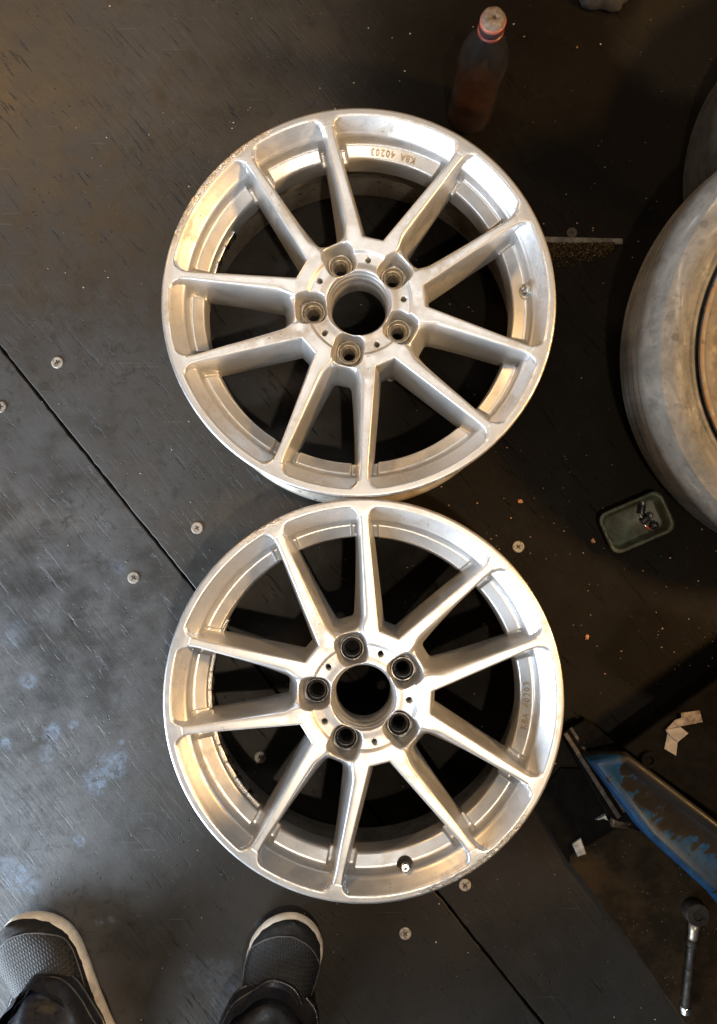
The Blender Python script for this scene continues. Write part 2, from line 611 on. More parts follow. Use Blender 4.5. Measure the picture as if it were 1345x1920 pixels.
def face_height(r, th):
    P = math.pi * 2 / 5
    ph = np.abs((th + P / 2) % P - P / 2)
    X, Y = r * np.cos(ph), r * np.sin(ph)
    zt = np.interp(r, [.05, .065, .085, .11, .14, .17, .195, .21, .22], [-.0080, -.0076, -.0066, -.0052, -.0038, -.0024, -.0012, -.0004, 0])

    def line(A, B, flip):
        d = np.array(B) - np.array(A)
        d /= np.hypot(*d)
        n = np.array([-d[1], d[0]]) * flip
        return (X - A[0]) * n[0] + (Y - A[1]) * n[1]

    dW = line((.0627, .0349), (.2125, .0569), 1)
    dN = line((.0565, .0165), (.2154, .0484), -1)
    ax = X * math.cos(P / 2) + Y * math.sin(P / 2)
    flare = .0034 * np.clip((r - .196) / .0265, 0, 1) ** 2
    dW, dN = dW - flare, dN - flare
    dT = ax - 0.0790
    dw = smin(dW, dT, 0.0008)
    # gentle crown of the spoke top towards its narrow-side edge
    zt2 = zt
    z_w = zt2 - np.interp(r, [.08, .19], [5.2, 7.5]) * sp(dw, 0.0007)
    # narrow opening: crest lines closed by a round inner end; a shallow valley runs in from the bolt
    slopeN = np.interp(X, [.06, .09, .13, .18, .21], [2.4, 2.9, 4.4, 6.5, 8.0])
    dE = X - .0780
    Rn = .017
    dn = np.where((dN < Rn) & (dE < Rn), Rn - np.hypot(np.maximum(Rn - dN, 0), np.maximum(Rn - dE, 0)), np.minimum(dN, dE))
    zt3 = zt2 - (.0045 * sstep(dN, .0005, .0075) + .0035 * sstep(X, .072, .090)) * sstep(dN, .0002, .0065)
    z_n = zt3 - slopeN * sp(dn, np.interp(r, [.10, .17], [.0022, .0009]))
    z = smin(z_w, z_n, 0.002) + 0.0005
    # rim
    dsh = np.minimum(np.where(dW > 0, dW - 0.0098, 1), np.where(dN > 0, dN - 0.0085, 1))
    dsh = np.where((dW <= 0) & (dN <= 0), -1, dsh)
    shelf = sstep(dsh, 0.0008, 0.0028)
    RP = [.1865, .1888, .1895, .1908, .2022, .2040, .2052, .2082, .2096, .2116, .2192, .2220, .2235, .2249, .2304, .2318, .2329, .2334]
    ZP = [-.22, -.0480, -.0375, -.0362, -.0305, -.0302, -.0292, -.0185, -.0160, -.0142, -.0056, -.0022, -.0005, 0, 0, -.0005, -.0016, -.0034]
    zr = np.interp(r, RP, ZP)
    low = 0.013 * (1 - shelf) * sstep(r, .2068, .2050) * sstep(r, .1880, .1893)
    zr = zr - low
    k = 0.004
    z = np.where(r > 0.15, smax(z, zr, k), z)
    # rounded plan corners of the pockets under the lip
    Rc = .0095
    for dd in (dW, dN):
        a, b = dd, .2228 - r
        pa, pb = np.maximum(Rc - a, 0), np.maximum(Rc - b, 0)
        d = Rc - np.hypot(pa, pb)
        wa = pa * pa / (pa * pa + pb * pb + 1e-12)
        zr_d = np.where(d > 0, np.interp(.2228 - np.maximum(d, 0), RP, ZP), np.interp(.2228 - np.clip(d, -.003, 0), RP, ZP))
        zc = wa * (zt2 - 7.0 * sp(d - .0008, .0004)) + (1 - wa) * zr_d
        z = np.where((a > -.007) & (a < Rc) & (b > -.0035) & (b < Rc), np.maximum(z, zc), z)
    z = np.minimum(z, np.where(r < .2248, 0.0, zr))
    # hub disc
    wall = sstep(r, .0606, .0634)
    hub = -0.0128 + 0.0012 * sstep(r, .050, .040)
    z = hub * (1 - wall) + z * wall
    # bolt pockets, bolt holes and pin holes
    db = np.hypot(X - .056, Y)
    dq = ((np.abs(X - .0575) ** 3 + np.abs(Y * 1.02) ** 3) ** (1 / 3))
    zp = -0.0375 + 6.0 * sp(dq - 0.0150, 0.001)
    z = smin(z, zp, 0.006)
    z = np.where(db < .0118, z - 9.0 * (.0118 - db), z)
    dp = np.hypot(r * np.cos(ph - P / 2) - .0540, r * np.sin(ph - P / 2))
    z = z - 0.5 * sp(.0042 - dp, .0003)
    z = np.where(dp < .0034, z - 90.0 * (.0034 - dp), z)
    # centre bore
    zb = np.interp(r, [.0328, .0338, .0346, .0352, .0362, .0368, .0378, .0386, .0398], [-.12, -.0400, -.0390, -.0265, -.0255, -.0190, -.0180, -.0140, -.0110])
    z = np.where(r < .0398, np.minimum(z, zb), z)
    return z


def face_mesh(spans):
    nt = 1600
    rs = [0.0326, .0332]
    r = 0.0338
    while r < 0.2334 - 1e-4:
        rs.append(r)
        r += 0.00055 if (r < .041 or .1865 < r < .1915 or .201 < r < .222 or r > .2295) else 0.00092
    rs.append(0.2334)
    rs = np.array(rs)
    nr = len(rs)
    th = np.arange(nt) * 2 * math.pi / nt
    RR, TT = np.meshgrid(rs, th, indexing='ij')
    Z = face_height(RR, TT) - rash_cut(RR, TT, spans)
    V = np.stack([RR * np.cos(TT), RR * np.sin(TT), Z], -1).reshape(-1, 3)
    z = V[:, 2]
    i, j = np.meshgrid(np.arange(nr - 1), np.arange(nt), indexing='ij')
    j2 = (j + 1) % nt
    a, b, c, d = (i * nt + j).ravel(), ((i + 1) * nt + j).ravel(), ((i + 1) * nt + j2).ravel(), (i * nt + j2).ravel()
    inside = z >= ZCUT
    cnt = inside[a].astype(int) + inside[b] + inside[c] + inside[d]
    full = cnt == 4
    quads = np.stack([a, b, c, d], -1)[full]
    mixed = (cnt > 0) & (cnt < 4)
    tris = np.concatenate([np.stack([a, b, c], -1)[mixed], np.stack([a, c, d], -1)[mixed]])
    verts = V.tolist()
    faces = quads.tolist()
    cutv = {}
    segs = []

    def cut(p, q):
        key = (p, q) if p < q else (q, p)
        if key not in cutv:
            t = (ZCUT - z[key[0]]) / (z[key[1]] - z[key[0]])
            P = V[key[0]] * (1 - t) + V[key[1]] * t
            cutv[key] = len(verts)
            verts.append([P[0], P[1], ZCUT])
        return cutv[key]

    for t in tris.tolist():
        ins = [bool(inside[k]) for k in t]
        s = sum(ins)
        if s == 3:
            faces.append(t)
        elif s == 1:
            k = ins.index(True)
            p, q, w = t[k], t[(k + 1) % 3], t[(k + 2) % 3]
            x, y = cut(p, q), cut(p, w)
            faces.append([p, x, y])
            segs.append((x, y))
        elif s == 2:
            k = ins.index(False)
            p, q, w = t[k], t[(k + 1) % 3], t[(k + 2) % 3]
            x, y = cut(p, q), cut(p, w)
            faces.append([x, q, w, y])
            segs.append((y, x))
    low = {}
    for x, y in segs:
        for p in (x, y):
            if p not in low:
                low[p] = len(verts)
                P = verts[p]
                verts.append([P[0], P[1], ZCUT - 0.016])
        faces.append([y, x, low[x], low[y]])
    # drop unused vertices
    used = sorted({k for f in faces for k in f})
    mp = {k: n for n, k in enumerate(used)}
    me = bpy.data.meshes.new("wheel_face")
    me.from_pydata([verts[k] for k in used], [], [[mp[k] for k in f] for f in faces])
    me.update()
    me.shade_smooth()
    return me


def barrel_mb():
    h = FACE
    prof = [(.1897, -.050), (.1892, -.064), (.193, -.072), (.204, -.080), (.2085, -.090), (.2140, -.128), (.2150, -.131), (.2152, -.140), (.2185, -.196), (.2200, -.2005), (.2235, -h + .0005),
            (.2310, -h + .0002), (.2334, -h + .003), (.2334, -.192), (.2300, -.188), (.2240, -.186), (.2205, -.180), (.2200, -.166), (.2215, -.160), (.2170, -.150), (.2110, -.110), (.2070, -.090),
            (.197, -.080), (.1945, -.068), (.1970, -.050), (.2080, -.040), (.2190, -.036), (.2210, -.030), (.2215, -.022), (.2240, -.0175), (.2310, -.0150), (.2334, -.0120), (.2334, -.0034)]
    mb = MB()
    mb.lathe(prof, 256)
    return mb


def seat_mb():
    """bolt seat: stepped collar with a conical seat, open through the middle"""
    mb = MB()
    mb.lathe([(.0118, -.052), (.0146, -.0375), (.0146, -.0335), (.0140, -.0326), (.0130, -.0326), (.0124, -.0335), (.0114, -.0372), (.0106, -.0380), (.0098, -.0382), (.0090, -.0410),
              (.0083, -.0418), (.0076, -.0432), (.0073, -.0500), (.0073, -.0680)], 48)
    return mb


def lettering_mesh(text, r0, z, ch, ang):
    V, F = [], []
    adv = ch * 0.88
    n = len(text)
    for k, chx in enumerate(text):
        if chx == ' ':
            continue
        cu = bpy.data.curves.new("letter", 'FONT')
        cu.body = chx
        cu.size = ch * 1.38
        cu.extrude = 0.0006
        cu.resolution_u = 2
        cu.offset = 0.00018
        cu.align_x = 'CENTER'
        o = bpy.data.objects.new("letter", cu)
        COL.objects.link(o)
        bpy.context.view_layer.update()
        me = bpy.data.meshes.new_from_object(o.evaluated_get(bpy.context.evaluated_depsgraph_get()))
        a = ang + (k - (n - 1) / 2) * adv / r0
        rv, tv = Vector((math.cos(a), math.sin(a), 0)), Vector((-math.sin(a), math.cos(a), 0))
        b = len(V)
        for v in me.vertices:
            rr = r0 + ch * 0.5 - v.co.y
            p = rv * rr + tv * v.co.x + Vector((0, 0, z + (rr - r0) * .50 + v.co.z))
            V.append(tuple(p))
        F += [tuple(i + b for i in p.vertices) for p in me.polygons]
        bpy.data.objects.remove(o)
        bpy.data.curves.remove(cu)
        bpy.data.meshes.remove(me)
    me = bpy.data.meshes.new("lettering")
    me.from_pydata(V, [], F)
    me.update()
    return me


FACE_1 = face_mesh(((76, 122, .0013), (-62, -40, .0003)))
FACE_2 = face_mesh(((-34, 6, .0007), (152, 168, .0008)))


def own(o, mat):
    o.material_slots[0].link = 'OBJECT'
    o.material_slots[0].material = mat


def build_wheel(u, v, size, rot, face, silver, seat, label, valve_kind, weights):
    c = pix(u, v, FACE)
    root = empty("alloy_wheel", (c.x, c.y, FACE), (0, 0, rad(rot)), label=label, cat="alloy wheel", group="bare alloy wheels lying face up on the floor")
    root.scale = (size, size, 1)
    f = link("wheel_face", face, silver, root, smooth=False)
    own(f, silver)
    barrel_mb().build("barrel", M_BARREL, root, sharp=60)
    sm = None
    for k in range(5):
        a = k * 2 * math.pi / 5
        p = (.056 * math.cos(a), .056 * math.sin(a), 0)
        if sm is None:
            o = seat_mb().build("bolt_seat", seat, root, p, sharp=35)
            sm = o.data
        else:
            link("bolt_seat", sm, None, root, p, smooth=False)
    lm = lettering_mesh("KBA 40203", 0.1962, -0.0331, 0.0072, rad(36))
    link("lettering", lm, M_TEXT, root, smooth=False)
    # valve in the opening on the other side
    a = rad(-36)
    base = Vector((.2060 * math.cos(a), .2060 * math.sin(a), -.0300))
    inward = Vector((-math.cos(a), -math.sin(a), 0))
    ax = (inward * (0.42 if valve_kind else 0.20) + Vector((0, 0, 1))).normalized()
    q = ax.to_track_quat('Z', 'Y').to_matrix().to_4x4()
    M = Matrix.Translation(base) @ q
    mb = MB()
    mb.lathe([(.0098, -.006), (.0098, .0022), (.0086, .0036), (.0060, .0040), (.0058, .006)], 24, M, False, True)
    vs = mb.build("valve_stem", M_RUBBER if not valve_kind else M_SEAT1, root)
    mb = MB()
    mb.lathe([(.0075, .0035), (.0075, .0085), (.0070, .0092)], 6, M, False, True)
    mb.build("valve_nut", M_STEEL if valve_kind else M_RUBBER, vs, smooth=False)
    mb = MB()
    mb.lathe([(.0047, .009), (.0047, .0180), (.0040, .0192), (.0024, .0192), (.0022, .0150), (.0008, .0150), (.0008, .0182), (.0001, .0184)], 24, M)
    mb.build("valve_core", M_STEEL, vs, sharp=40)
    # stick-on balance weights inside the barrel
    for a0, n in weights:
        wm = None
        for k in range(n):
            a = rad(a0) + k * 0.0245 / .205 / 1.0
            p = (.1885 * math.cos(a), .1885 * math.sin(a), -.0570)
            if wm is None:
                mb = MB()
                mb.prism(rrect(.0046, .0222, .001, 2), -.010, .006, .0008)
                o = mb.build("balance_weight", M_STEEL, root, p, (0, 0, a), sharp=40)
                wm = o.data
            else:
                link("balance_weight", wm, None, root, p, (0, 0, a), False)
    return root


build_wheel(673, 562, 1.014, 41.6, FACE_1, M_SILVER1, M_SEAT1, "silver alloy wheel at the top, below the bottle, with kerb-scuffed lip and tan bolt seats", 1, ((108, 4),))
build_wheel(682, 1311, 1.006, -40.1, FACE_2, M_SILVER2, M_SEAT2, "silver alloy wheel nearest the shoes, with dark grey bolt seats", 0, ((196, 11),))


# ------------------------------------------------------------------ old car wheel and spare tyre on the right
def tyre_material(name, col, dust_light):
    t = NT(name)
    x, y, z = t.sep()
    r = t.math('SQRT', t.math('ADD', t.math('MULTIPLY', x, x), t.math('MULTIPLY', y, y)))
    ang = t.math('ARCTAN2', y, x)
    pol = t.n.new("ShaderNodeCombineXYZ")
    t.set(pol, 0, t.math('MULTIPLY', ang, 3.0))
    t.set(pol, 1, t.math('MULTIPLY', r, 34.0))
    sm = t.noise(1.0, 6, 0.62, pol.outputs[0], 0.8)
    n2 = t.noise(26, 6, 0.65)
    c = t.mix(t.range(sm, 0.34, 0.64), tuple(k * 0.62 for k in col), col)
    c = t.mix(t.math('MULTIPLY', t.range(sm, 0.57, 0.66), 0.6), c, dust_light)
    fine = t.noise(95, 5, 0.75)
    c = t.mix(t.math('MULTIPLY', t.range(fine, 0.50, 0.66), 0.45), c, tuple(k * 0.45 for k in col))
    c = t.mix(t.math('MULTIPLY', t.range(n2, 0.52, 0.64), 0.55), c, tuple(k * 0.42 for k in col))
    spots = t.math('MULTIPLY', t.range(t.voro(34), 0.20, 0.14), t.range(t.noise(11, 2), 0.5, 0.58))
    c = t.mix(t.math('MULTIPLY', spots, 0.55), c, tuple(k * 0.3 for k in col))
    h = t.math('ADD', t.math('MULTIPLY', n2, 0.6), t.math('MULTIPLY', t.noise(160, 3), 0.5))
    return t.out(Base_Color=c, Roughness=0.95, Normal=t.bump(h, 0.6, 0.0015), Specular_IOR_Level=0.2)


def rust_material():
    t = NT("rusty_rim_steel")
    x, y, z = t.sep()
    r = t.math('SQRT', t.math('ADD', t.math('MULTIPLY', x, x), t.math('MULTIPLY', y, y)))
    n = t.noise(20, 6, 0.68)
    n2 = t.noise(75, 5, 0.7)
    band = t.math('MULTIPLY', t.range(r, .212, .204), t.range(r, .180, .192))
    rust = t.math('ADD', t.math('MULTIPLY', t.range(n, 0.44, 0.62), 0.55), t.math('MULTIPLY', band, 0.6), clamp=True)
    c = t.mix(rust, (0.155, 0.145, 0.138), (0.070, 0.052, 0.034))
    lip = t.math('MULTIPLY', t.range(r, .2250, .2275), t.range(r, .2315, .2295))
    c = t.mix(t.math('MULTIPLY', lip, t.range(n2, 0.40, 0.56)), c, (0.22, 0.135, 0.065))
    spots = t.math('MULTIPLY', t.range(t.voro(70), 0.34, 0.22), t.range(n, 0.44, 0.54))
    c = t.mix(t.math('MULTIPLY', spots, 0.85), c, (0.045, 0.034, 0.030))
    c = t.mix(t.range(n2, 0.64, 0.70), c, (0.30, 0.24, 0.19))
    return t.out(Base_Color=c, Roughness=t.range(n2, 0.3, 0.7, 0.5, 0.8), Metallic=0.25, Normal=t.bump(n2, 0.5, 0.0015))


M_TYRE1 = tyre_material("dusty_tyre_rubber", (0.195, 0.19, 0.178), (0.36, 0.35, 0.32))
M_TYRE2 = tyre_material("dark_tyre_rubber", (0.055, 0.058, 0.062), (0.12, 0.12, 0.12))
M_RUST = rust_material()


def tyre_mb(R, rb, w):
    """closed tyre section, axis z, centred; R tread radius, rb bead radius, w section width"""
    h = w / 2
    S = R - rb
    side = [(rb - .004, .62), (rb + .000, .74), (rb + .004, .78), (rb + .007, .775), (rb + .009, .80), (rb + .16 * S, .88), (rb + .30 * S, .955), (rb + .45 * S, .995), (rb + .55 * S, 1.0),
            (rb + .66 * S, .985), (rb + .70 * S, .985), (rb + .715 * S, .965), (rb + .80 * S, .925), (rb + .86 * S, .885), (rb + .875 * S, .862), (rb + .93 * S, .80), (rb + .965 * S, .72), (rb + .985 * S, .62)]
    prof = [(r, f * h) for r, f in side]
    tread = []
    for zc in (.50, .17, -.17, -.50):
        tread += [(R - .0015, (zc + .04) * h), (R - .008, (zc + .035) * h), (R - .008, (zc - .035) * h), (R - .0015, (zc - .04) * h)]
    prof += [(R - .002, .58 * h)] + tread + [(R - .002, -.58 * h)]
    prof += [(r, -f * h) for r, f in side[::-1]]
    prof += [(rb - .010, -.55 * h), (rb - .010, .55 * h), (rb - .004, .62 * h)]
    mb = MB()
    mb.lathe(prof, 192)
    return mb


def build_old_wheel():
    R, rb, w = 0.302, 0.236, 0.170
    lowdir = Vector((-0.55, -0.83, 0)).normalized()
    tilt = rad(13)
    axis = Vector((lowdir.y, -lowdir.x, 0))
    c = pix(1673, 632, 0.17)
    Rm = Matrix.Rotation(tilt, 4, axis)
    if (Rm @ lowdir).z > 0:
        Rm = Matrix.Rotation(-tilt, 4, axis)
    low = -(Rm @ (lowdir * R * 0.93 + Vector((0, 0, -w / 2 * 0.80)))).z
    root = empty("steel_wheel", (c.x, c.y, low + 0.002), label="old dusty car wheel with rusty steel rim, cut off by the right edge", cat="car wheel")
    root.rotation_euler = Rm.to_euler()
    tyre_mb(R, rb, w).build("tyre", M_TYRE1, root, sharp=42)
    h = w / 2 * .70
    prof = [(.2230, h - .014), (.2262, h - .006), (.2295, h - .001), (.2315, h + .003), (.2300, h + .0065), (.2268, h + .0070), (.2235, h + .004), (.2205, h - .004), (.2170, h - .012), (.2050, h - .016),
            (.1985, h - .019), (.1955, h - .030), (.1880, h - .052), (.1800, h - .058), (.1680, h - .056), (.1500, h - .042), (.1300, h - .034), (.1000, h - .040), (.0850, h - .030), (.0600, h - .030), (.0330, h - .032), (.0330, h - .06)]
    mb = MB()
    mb.lathe(prof, 160)
    mb.build("steel_rim", M_RUST, root, sharp=55)


def build_spare():
    c = pix(1690, 340, 0.06)
    mb = tyre_mb(0.292, 0.19, 0.125)
    o = mb.build("loose_tyre", M_TYRE2, None, (c.x, c.y, 0.064), sharp=42)
    tag(o, "bluish black tyre lying under the upper side of the rusty car wheel", "tyre")


build_old_wheel()
build_spare()


# ------------------------------------------------------------------ bottle
def build_bottle():
    p = pix(879, 218)
    root = empty("plastic_bottle", p, label="clear plastic bottle half full of brown fluid standing behind the upper wheel", cat="bottle")
    t = NT("clear_bottle_plastic")
    n = t.noise(45, 4)
    t.out(Base_Color=(0.60, 0.63, 0.68), Roughness=t.range(n, 0.35, 0.65, 0.04, 0.16), Transmission_Weight=0.988, IOR=1.30, Normal=t.bump(t.noise(22, 2), 0.5, 0.004))
    t2 = NT("brown_fluid")
    t2.out(Base_Color=(0.20, 0.055, 0.012), Roughness=0.08, Transmission_Weight=0.6, IOR=1.33)
    outer = [(.0005, .004), (.018, .003), (.026, .0005), (.0305, .003), (.0325, .009), (.0328, .030), (.0318, .036), (.0318, .042), (.0328, .048), (.0318, .060), (.0312, .085), (.0318, .105), (.0332, .118),
             (.0330, .132), (.0305, .147), (.0250, .162), (.0185, .174), (.0142, .181), (.0128, .186), (.0126, .189)]
    inner = [(max(.0004, r - .0009), z + .0008) for r, z in outer[::-1]]
    mb = MB()
    mb.lathe(outer + inner, 64)
    mb.build("bottle_body", t.m, root)
    fl = [(.0004, .0058)] + [(r - .0016, z + .0018) for r, z in outer[1:9]] + [(.0302, .060), (.0300, .068), (.0004, .0685)]
    mb = MB()
    mb.lathe(fl, 64)
    mb.build("fluid", t2.m, root, sharp=50)
    mb = MB()
    mb.lathe([(.0131, .1845), (.0166, .1845), (.0170, .186), (.0166, .1885), (.0140, .1888)], 40)
    mb.build("neck_ring", simple("dull_red_plastic", (0.12, 0.022, 0.02), 0.4), root)
    mb = MB()
    mb.lathe([(.0140, .1886), (.0150, .1890), (.0152, .1985), (.0148, .1990)], 40)
    mb.build("thread_band", simple("dark_neck_plastic", (0.03, 0.022, 0.025), 0.3), root)
    mb = MB()
    mb.lathe([(.0148, .1988), (.0160, .1992), (.0161, .2035), (.0152, .2045), (.0143, .2046)], 40)
    mb.build("cap_rim", simple("salmon_plastic", (0.30, 0.09, 0.06), 0.45), root)
    # crumpled pale plug with a hole in its top
    mb = MB()
    rings = []
    for r, z in ((.0146, .2030), (.0150, .2058), (.0135, .2086), (.0100, .2100), (.0060, .2100), (.0030, .2096), (.0022, .2060), (.0003, .2050)):
        ring = []
        for k in range(40):
            a = 2 * math.pi * k / 40
            w = 1 + (0.09 * mnoise.noise(Vector((math.cos(a) * 2.2, math.sin(a) * 2.2, z * 90))) if r > .004 else 0)
            ring.append((r * w * math.cos(a), r * w * math.sin(a), z + .0010 * mnoise.noise(Vector((math.cos(a) * 2, math.sin(a) * 2, r * 300)))))
        rings.append(ring)
    mb.loft(rings)
    mb.build("plug", simple("pale_plug_cloth", (0.14, 0.11, 0.085), 0.8, 0, 0.3, 180, 0.4), root)


build_bottle()


# ------------------------------------------------------------------ green tray and its contents
def build_tray():
    a, b, c, d = pix(1125, 968, .020), pix(1236, 920, .020), pix(1262, 992, .020), pix(1153, 1038, .020)
    ctr = (a + b + c + d) / 4
    ang = math.atan2((b - a).y, (b - a).x)
    w, h = (b - a).length + .004, (d - a).length + .004
    t = NT("grimy_green_plastic")
    n = t.noise(38, 6, 0.65)
    n2 = t.noise(110, 4, 0.7)
    col = t.mix(t.range(n, 0.38, 0.62), (0.068, 0.086, 0.056), (0.038, 0.035, 0.018))
    col = t.mix(t.math('MULTIPLY', t.range(n2, 0.54, 0.64), 0.7), col, (0.028, 0.026, 0.016))
    t.out(Base_Color=col, Roughness=0.5, Normal=t.bump(n2, 0.3, 0.001))
    root = empty("plastic_tray", (ctr.x, ctr.y, 0.0005), (0, 0, ang), label="small grimy green plastic tray lying by the old car wheel", cat="tray")
    mb = MB()
    rings = []
    for ins, z in ((.0045, 0), (.0030, .0015), (.0005, .018), (-.0010, .0195), (-.0012, .0212), (.0000, .0222), (.0030, .0222), (.0042, .0212), (.0052, .0185), (.0075, .0050), (.0100, .0032)):
        ring = [Vector((x, y, z)) for x, y in rrect(w - 2 * ins, h - 2 * ins, .014 - ins * .6, 6)]
        rings.append(ring)
    mb.loft(rings, True, True, True)
    mb.build("tray_body", t.m, root, sharp=60)
    # clip notches along the rim
    mbn = None
    for x, y, r in ((-.012, h / 2 - .0015, 0), (.016, h / 2 - .0015, 0), (.006, -h / 2 + .0015, 0), (.030, -h / 2 + .0015, 0), (-w / 2 + .0015, .010, 1.57), (-w / 2 + .0015, -.010, 1.57)):
        mb = MB()
        mb.prism(rrect(.013, .0036, .001, 2), .0205, .0236, .0006)
        if mbn is None:
            o = mb.build("rim_clip", t.m, root, (x, y, 0), (0, 0, r), sharp=40)
            mbn = o.data
        else:
            link("rim_clip", mbn, None, root, (x, y, 0), (0, 0, r), False)
    z0 = .0042
    M_CAP = simple("black_cap_plastic", (0.012, 0.012, 0.012), 0.3)
    labels = (("black cap with a shiny steel top lying nearest the tray's upper rim", 1204, 952, 80),
              ("black cap with a shiny collar in the middle of the tray's small parts", 1213, 972, 40),
              ("black hollow cap standing nearest the lower edge of the green tray", 1226, 985, None))
    for lab, u, v, an in labels:
        p = pix(u, v, z0 + .005)
        if an is None:
            e = empty("valve_cap", (p.x, p.y, z0), label=lab, cat="cap", group="small dark caps in the green tray")
            mb = MB()
            mb.lathe([(.0052, 0), (.0055, .001), (.0055, .0105), (.0048, .0112), (.0036, .0112), (.0033, .0075), (.0001, .0075)], 24)
            mb.build("cap_body", M_CAP, e, sharp=40)
            mb = MB()
            mb.lathe([(.0024, .0076), (.0024, .0104), (.0016, .0106), (.0002, .0104)], 16)
            mb.build("cap_core", M_STEEL, e)
        else:
            e = empty("valve_cap", (p.x, p.y, z0 + .0052), (0, math.pi / 2, rad(an)), label=lab, cat="cap", group="small dark caps in the green tray")
            mb = MB()
            mb.lathe([(.0002, -.009), (.0050, -.009), (.0052, -.008), (.0052, .003), (.0046, .0036)], 20)
            mb.build("cap_body", M_CAP, e, sharp=40)
            mb = MB()
            mb.lathe([(.0045, .0034), (.0045, .0075), (.0036, .0085), (.0030, .0105), (.0002, .0108)], 20)
            mb.build("cap_core", M_STEEL, e, sharp=40)
    M_RED = simple("red_glint", (0.45, 0.04, 0.02), 0.4)  # red and silver reflections in the tray built as solid slivers
    for lab, (u0, v0), (u1, v1) in (("short silver pin with a red middle, solid stand-in for a reflection, the upper of two in the tray", (1200, 966), (1215, 984)),
                                    ("short silver pin with a red middle, solid stand-in for a reflection, the lower of two in the tray", (1205, 982), (1225, 996))):
        a, b = pix(u0, v0, z0 + .003), pix(u1, v1, z0 + .003)
        L = (b - a).length
        e = empty("glint", (a + b) / 2, (0, math.pi / 2, math.atan2((b - a).y, (b - a).x)), label=lab, cat="glint", group="two red and silver glints in the green tray")
        mb = MB()
        mb.lathe([(.0002, -L / 2), (.0012, -L / 3), (.0016, -L / 7)], 12)
        mb.lathe([(.0016, L / 7), (.0012, L / 3), (.0002, L / 2)], 12)
        mb.build("glint_shaft", M_STEEL, e)
        mb = MB()
        mb.lathe([(.0016, -L / 7), (.0019, -L / 10), (.0019, L / 10), (.0016, L / 7)], 12)
        mb.build("glint_sleeve", M_RED, e)


build_tray()


# ------------------------------------------------------------------ metal strip with swept-up filings
def build_strip():
    a, b = pix(960, 447, .004), pix(1168, 452, .004)
    c = (a + b) / 2
    t = simple("dull_strip_aluminium", (0.11, 0.098, 0.083), 0.55, 0.35, 0.4, 120, 0.3)
    mb = MB()
    L = (b - a).length
    prof = [(-.0045, .0002), (-.0045, .0030), (-.0038, .0038), (.0036, .0038), (.0042, .0030), (.0042, .0002)]
    rings = [[Vector((x, y, z)) for y, z in prof] for x in (-L / 2, L / 2)]
    mb.loft(rings, True, True, True)
    o = mb.build("metal_strip", t, None, (c.x, c.y, 0.0004), (0, 0, math.atan2((b - a).y, (b - a).x)), smooth=False)
    tag(o, "thin dull metal strip lying on the floor right of the upper wheel", "metal strip")
    mb = MB()
    for k in range(2600):
        u = rng.uniform(1005, 1150)
        lim = 40 if u < 1095 else 40 - (u - 1095) * 0.45
        v = 457 + abs(rng.normal(0, 0.45)) * lim
        if v > 457 + lim * 1.15:
            continue
        p = pix(u, v)
        h = max(0, .006 * (1 - (v - 457) / 44)) * rng.uniform(0, 1)
        s = rng.uniform(.0005, .0019)
        q = Matrix.Translation((p.x, p.y, h + s * .5)) @ Matrix.Rotation(rng.uniform(0, 6), 4, Vector(rng.normal(size=3)).normalized())
        mb.add([q @ Vector(x) for x in ((-s, -s * .5, 0), (s, -s * .4, 0), (0, s * .7, 0), (s * .1, 0, s * .7))], [(0, 2, 1), (0, 1, 3), (1, 2, 3), (2, 0, 3)])
    t = NT("brassy_filings")
    n = t.noise(900, 1)
    t.out(Base_Color=t.mix(t.range(n, 0.50, 0.62), (0.014, 0.010, 0.005), (0.17, 0.11, 0.04)), Metallic=0.5, Roughness=0.5)
    o = mb.build("metal_filings", t.m, None, smooth=False)
    tag(o, "heap of dark brassy filings swept against the metal strip", "filings", kind='stuff')


build_strip()


